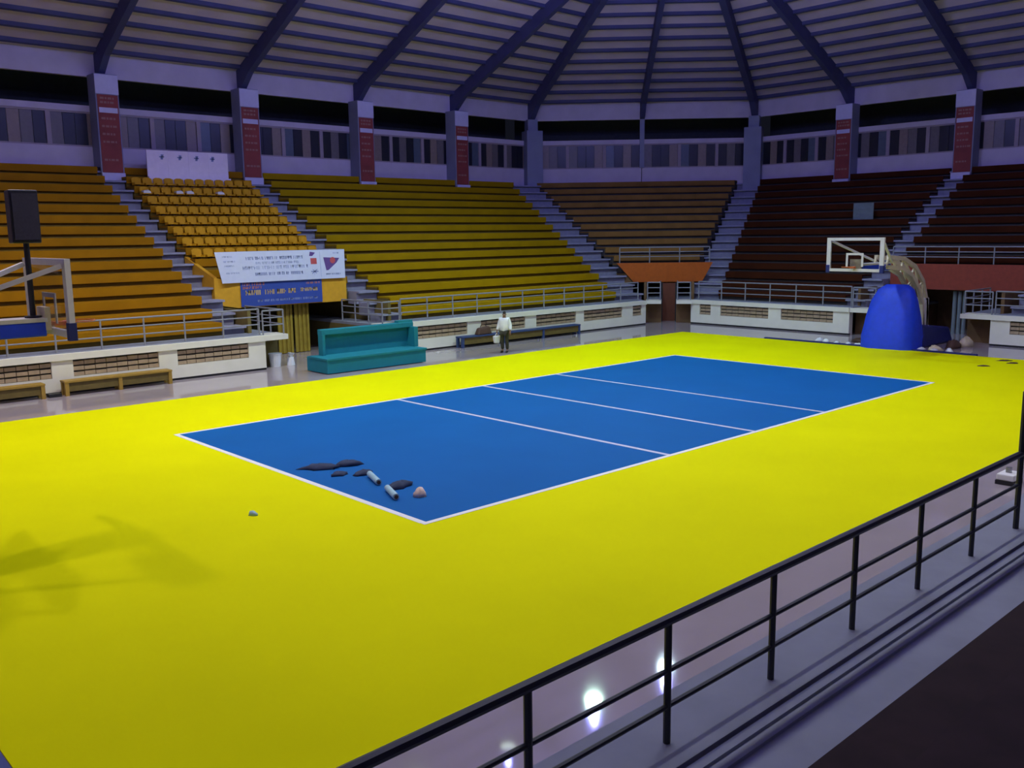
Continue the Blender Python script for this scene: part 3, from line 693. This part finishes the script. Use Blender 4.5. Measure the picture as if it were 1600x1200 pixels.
MB(SPF).box(-.17, .17, -.225, -.205, 4.31, 4.99).build('grille', M['grille'], cb_)

# ------------------------------------------------------------------ things lying on the floor
def strap(name, label, x, y, w, d, h, rot, m, cat, group=None, seed=1, z=.0125):
    """rumpled low heap"""
    rr = random.Random(seed); mb = MB(); n = 14; c, s = math.cos(rot), math.sin(rot); vs = []; fs = []
    for q, (k, zz) in enumerate(((1, 0), (.85, .5), (.5, .9), (.15, 1))):
        for j in range(n):
            a = 2*math.pi*j/n; e_ = 1+rr.uniform(-.25, .25)
            px, py = w/2*k*e_*math.cos(a), d/2*k*e_*math.sin(a)
            vs.append((x+c*px-s*py, y+s*px+c*py, z+h*zz*rr.uniform(.8, 1.15) if q else z))
        if q: fs += [((q-1)*n+j, (q-1)*n+(j+1) % n, q*n+(j+1) % n, q*n+j) for j in range(n)]
    fs.append(tuple(range(3*n, 4*n))); fs.append(tuple(range(n))[::-1]); mb.v = vs; mb.f = fs
    return tag(mb.build(name, m, smooth=True), label, cat, group)
strap('dark_cloth', 'long dark crumpled cloth farthest left on the blue court', -8.36, -.45, .80, .30, .09, -.6, M['dark'], 'cloth', 'dark cloths on the blue court', 1)
strap('dark_cloth', 'dark crumpled cloth just right of the long one on the blue court', -7.85, -.62, .5, .26, .10, -.5, M['dark'], 'cloth', 'dark cloths on the blue court', 2)
strap('dark_cloth', 'small dark scrap between the dark cloths and the white line of the blue court', -8.35, -1.10, .34, .24, .06, .2, M['dark'], 'cloth', 'dark cloths on the blue court', 3)
strap('dark_cloth', 'dark scrap touching the far pale tube on the blue court', -8.0, -1.38, .4, .26, .08, .1, M['dark'], 'cloth', 'dark cloths on the blue court', 4)
strap('dark_cloth', 'dark crumpled cloth between the two pale tubes on the blue court', -8.05, -2.55, .55, .30, .10, .1, M['dark'], 'cloth', 'dark cloths on the blue court', 5)
def roll(label, p, q, r, grp):
    t = thing('tape_roll', (p[0], p[1], .012), label, 'roll', grp)
    MB().tube((p[0], p[1], .012+r), (q[0], q[1], .012+r), r, n=14).build('tube', M['faint2'], t)
    a, b = Vector((*p, .012+r)), Vector((*q, .012+r)); d = (b-a).normalized()
    MB().tube(a-d*.02, a, r*.6, n=12).build('core', M['brown'], t); MB().tube(b, b+d*.02, r*.6, n=12).build('core', M['brown'], t)
M['pinkpaper'] = mat('pinkish_paper', (.72, .55, .48), .8)
M['faint2'] = mat('pale_tube', (.36, .56, .66), .5, var=.1)
roll('pale blue tube on the blue court, the farther of two', (-8.04, -1.62), (-8.26, -2.22), .055, 'pale tubes on the blue court')
roll('pale blue tube on the blue court, the nearer one by the round white lump', (-8.36, -2.62), (-8.58, -3.18), .055, 'pale tubes on the blue court')
strap('paper_ball', 'crumpled pinkish paper ball near the front corner of the blue court', -8.17, -3.27, .22, .2, .14, 0, M['pinkpaper'], 'paper', None, 6)
strap('floor_scrap', 'small grey scrap on the yellow mat in front of the blue court end', -10.65, -2.24, .10, .18, .07, .4, M['faint2'], 'scrap', None, 8, .009)
for i, (x, y, w, l) in enumerate(((14.86, -4.34, .45, 'farther'), (14.4, -4.75, .35, 'nearer'), (13.2, -4.3, .35, 'lone left'))):
    strap('dark_scrap', f'{l} dark scrap on the right end of the yellow mat', x, y, w, .14, .04, -.9, M['brown'], 'scrap', 'dark scraps on the yellow mat', 20+i, .009)
# litter along the foot of the far end hoop
rr = random.Random(5)
for i in range(9):
    y = 2.75-i*.42+rr.uniform(-.1, .1) if i < 6 else -1.15-(i-6)*.5
    x = 15.75+rr.uniform(0, .25)
    nm = f'crumpled white paper by the far end hoop, {ORD[i]} from the left along the mat edge'
    strap('crumpled_paper', nm, x, y, rr.uniform(.2, .42), .22, rr.uniform(.08, .16), rr.uniform(0, 3), M['plastic'], 'paper', 'crumpled papers by the far end hoop', 40+i, 0)
for i, (x, y, w, h, m, l) in enumerate(((17.3, -1.75, .9, .28, 'brown', 'brown sack on the tiles right of the blue hoop cover'), (18.0, -1.9, .7, .35, 'hoopcream', 'tan sack on the tiles under the ledge right of the end entrance'), (16.3, -1.5, .5, .16, 'hoopcream', 'small tan heap in front of the brown sack'), (16.8, 1.55, .8, .16, 'brown', 'flat brown sack on the tiles left of the blue hoop cover'))):
    strap('sack', l, x, y, w, .5, h, .3*i, M[m], 'sack', None, 60+i, 0)
gp = thing('sign_board', (25.6, 6.05, 4.35), 'dim grey board standing among the dark red benches above the glass backboard', 'board')
MB().box(25.58, 25.62, 5.55, 6.55, 4.40, 5.55).build('panel', M['greyboard'], gp)
for y in (5.7, 6.4): MB().box(25.6, 25.66, y-.03, y+.03, 4.37, 4.45).build('foot', M['black'], gp)
pp = thing('grey_pipe', (22.0, -.05, 0), 'pale grey upright pipe stack inside the dark end entrance', 'pipe')
for y in (-.25, -.05, .15): MB().tube((22.0, y, 0), (22.0, y, 1.75), .08, n=10).build('pipe_length', M['greyboard'], pp)
# low dark edge strip lying on the tiles beside the mat at the far end
tag(MB().box(15.55, 15.72, -3.2, 5.0, 0, .05).build('edge_strip', M['paddark']), 'dark strip lying along the far end edge of the yellow mat', 'strip')
bx = thing('white_box', (-.58, -9.75, 0), 'small white device on a dark base on the tiles near the railing at the right', 'box')
MB().box(-.78, -.36, -9.95, -9.65, 0, .07).build('base', M['black'], bx); MB().box(-.77, -.37, -9.94, -9.66, .07, .18).build('case', M['white'], bx, bevel=.02); MB().box(-.60, -.52, -9.82, -9.75, .18, .27).build('knob', M['lampmetal'], bx)

# ------------------------------------------------------------------ person
def skin_mesh(name, verts, edges, radii, m, parent, sub=1):
    me = bpy.data.meshes.new(name); me.from_pydata(verts, edges, []); me.update()
    o = bpy.data.objects.new(name, me); COL.objects.link(o); me.materials.append(m)
    md = o.modifiers.new('skin', 'SKIN'); md.use_smooth_shade = True
    lay = me.skin_vertices[0] if me.skin_vertices else None
    if lay is None:
        bmx = bmesh.new(); bmx.from_mesh(me); bmx.verts.layers.skin.verify(); bmx.to_mesh(me); bmx.free(); lay = me.skin_vertices[0]
    for i, rr_ in enumerate(radii):
        lay.data[i].radius = rr_ if isinstance(rr_, tuple) else (rr_, rr_)
        lay.data[i].use_root = (i == 0)
    s = o.modifiers.new('sub', 'SUBSURF'); s.levels = sub; s.render_levels = sub
    o.parent = parent
    return o
pr = thing('person', (5.60, 9.66, .0), 'person in white long-sleeved shirt and dark trousers standing with a white bag', 'person')
pr.rotation_euler = (0, 0, math.radians(-62)); pr.scale = (.90, .90, .88)
# local frame: faces -y
bv = [(0, 0, .93), (0, .01, 1.15), (0, .01, 1.38), (0, 0, 1.46), (0, -.01, 1.55), (0, -.015, 1.64)]
be = [(0, 1), (1, 2), (2, 3), (3, 4), (4, 5)]; br = [(.15, .11), (.14, .10), (.16, .10), .055, (.075, .09), (.07, .085)]
for sx in (-1, 1):
    i = len(bv); bv += [(sx*.18, 0, 1.40), (sx*.25, .01, 1.13), (sx*.29, -.10, .92), (sx*.29, -.13, .85)]; be += [(2, i), (i, i+1), (i+1, i+2), (i+2, i+3)]; br += [.055, .042, .03, (.038, .02)]
    for q in range(4):
        fx = sx*(.262+.018*q); L_ = (.05, .058, .054, .042)[q]
        j = len(bv); bv += [(fx, -.145, .80), (fx, -.135, .80-L_)]; be += [(i+3, j), (j, j+1)]; br += [.010, .008]
    j = len(bv); bv += [(sx*.255, -.16, .85), (sx*.25, -.17, .81)]; be += [(i+2, j), (j, j+1)]; br += [.011, .009]
    i = len(bv); bv += [(sx*.09, 0, .88), (sx*.10, -.015, .48), (sx*.105, .02, .09), (sx*.11, -.12, .04)]; be += [(0, i), (i, i+1), (i+1, i+2), (i+2, i+3)]; br += [.085, .06, .042, (.04, .03)]
skin_mesh('body', bv, be, br, M['skin'], pr)
for nm, m, vs, es, rs in (('shirt', 'shirt', [(0, 0, .80), (0, .01, 1.08), (0, .01, 1.36), (-.17, 0, 1.40), (-.25, .01, 1.13), (-.285, -.09, .94), (.17, 0, 1.40), (.25, .01, 1.13), (.285, -.09, .94), (0, .0, 1.45)],
                           [(0, 1), (1, 2), (2, 3), (3, 4), (4, 5), (2, 6), (6, 7), (7, 8), (2, 9)], [(.25, .19), (.24, .18), (.23, .155), .10, .082, .06, .10, .082, .06, .078]),
                          ('trousers', 'trousers', [(0, 0, .88), (-.095, 0, .84), (-.10, -.015, .48), (-.105, .02, .12), (.095, 0, .84), (.10, -.015, .48), (.105, .02, .12)],
                           [(0, 1), (1, 2), (2, 3), (0, 4), (4, 5), (5, 6)], [(.18, .14), .115, .088, .070, .115, .088, .070])):
    skin_mesh(nm, vs, es, rs, M[m], pr)
for sx in (-1, 1):
    skin_mesh('shoe', [(sx*.105, .04, .05), (sx*.112, -.10, .04), (sx*.115, -.17, .035)], [(0, 1), (1, 2)], [.052, .05, .035], M['shoe'], pr)
skin_mesh('hair', [(0, .03, 1.60), (0, .015, 1.68), (0, -.03, 1.70)], [(0, 1), (1, 2)], [(.075, .08), (.075, .085), .06], M['hair'], pr)
fm = MB()
for sx in (-1, 1):
    fm.tube((sx*.028, -.098, 1.61), (sx*.028, -.106, 1.61), .010, n=8)
fm.build('eyes', M['hair'], None).parent = pr
fm = MB(); fm.hexa([(-.014, -.10, 1.565), (.014, -.10, 1.565), (.008, -.085, 1.565), (-.008, -.085, 1.565), (-.006, -.102, 1.61), (.006, -.102, 1.61), (.006, -.085, 1.61), (-.006, -.085, 1.61)])
fm.hexa([(-.014, -.125, 1.565), (.014, -.125, 1.565), (.012, -.09, 1.565), (-.012, -.09, 1.565), (-.006, -.105, 1.605), (.006, -.105, 1.605), (.006, -.09, 1.605), (-.006, -.09, 1.605)])
for sx in (-1, 1): fm.box(sx*.078-.008, sx*.078+.008, -.015, .015, 1.575, 1.625)
fm.build('nose_and_ears', M['skin'], None).parent = pr
fm = MB(); fm.box(-.025, .025, -.102, -.092, 1.535, 1.545); fm.build('mouth', M['inkred'], None).parent = pr
cbg = MB(); ca, sa = math.cos(math.radians(-62)), math.sin(math.radians(-62))
PX = lambda x, y: (5.60+.9*(ca*x-sa*y), 9.66+.9*(sa*x+ca*y))
hx, hy = PX(-.29, -.14)
t = thing('carrier_bag', (hx, hy, .5), 'white plastic carrier bag in the hand of the person', 'bag')
MB().hexa([(hx-.12, hy-.06, .36), (hx+.10, hy-.05, .34), (hx+.10, hy+.06, .34), (hx-.12, hy+.05, .36), (hx-.15, hy-.08, .62), (hx+.13, hy-.08, .64), (hx+.13, hy+.08, .64), (hx-.15, hy+.08, .62)]).build('bag_body', M['plastic'], t, bevel=.03)
MB().tube((hx-.10, hy, .62), (hx, hy, .72), .014, n=6).tube((hx+.10, hy, .63), (hx, hy, .72), .014, n=6).build('handle', M['plastic'], t)
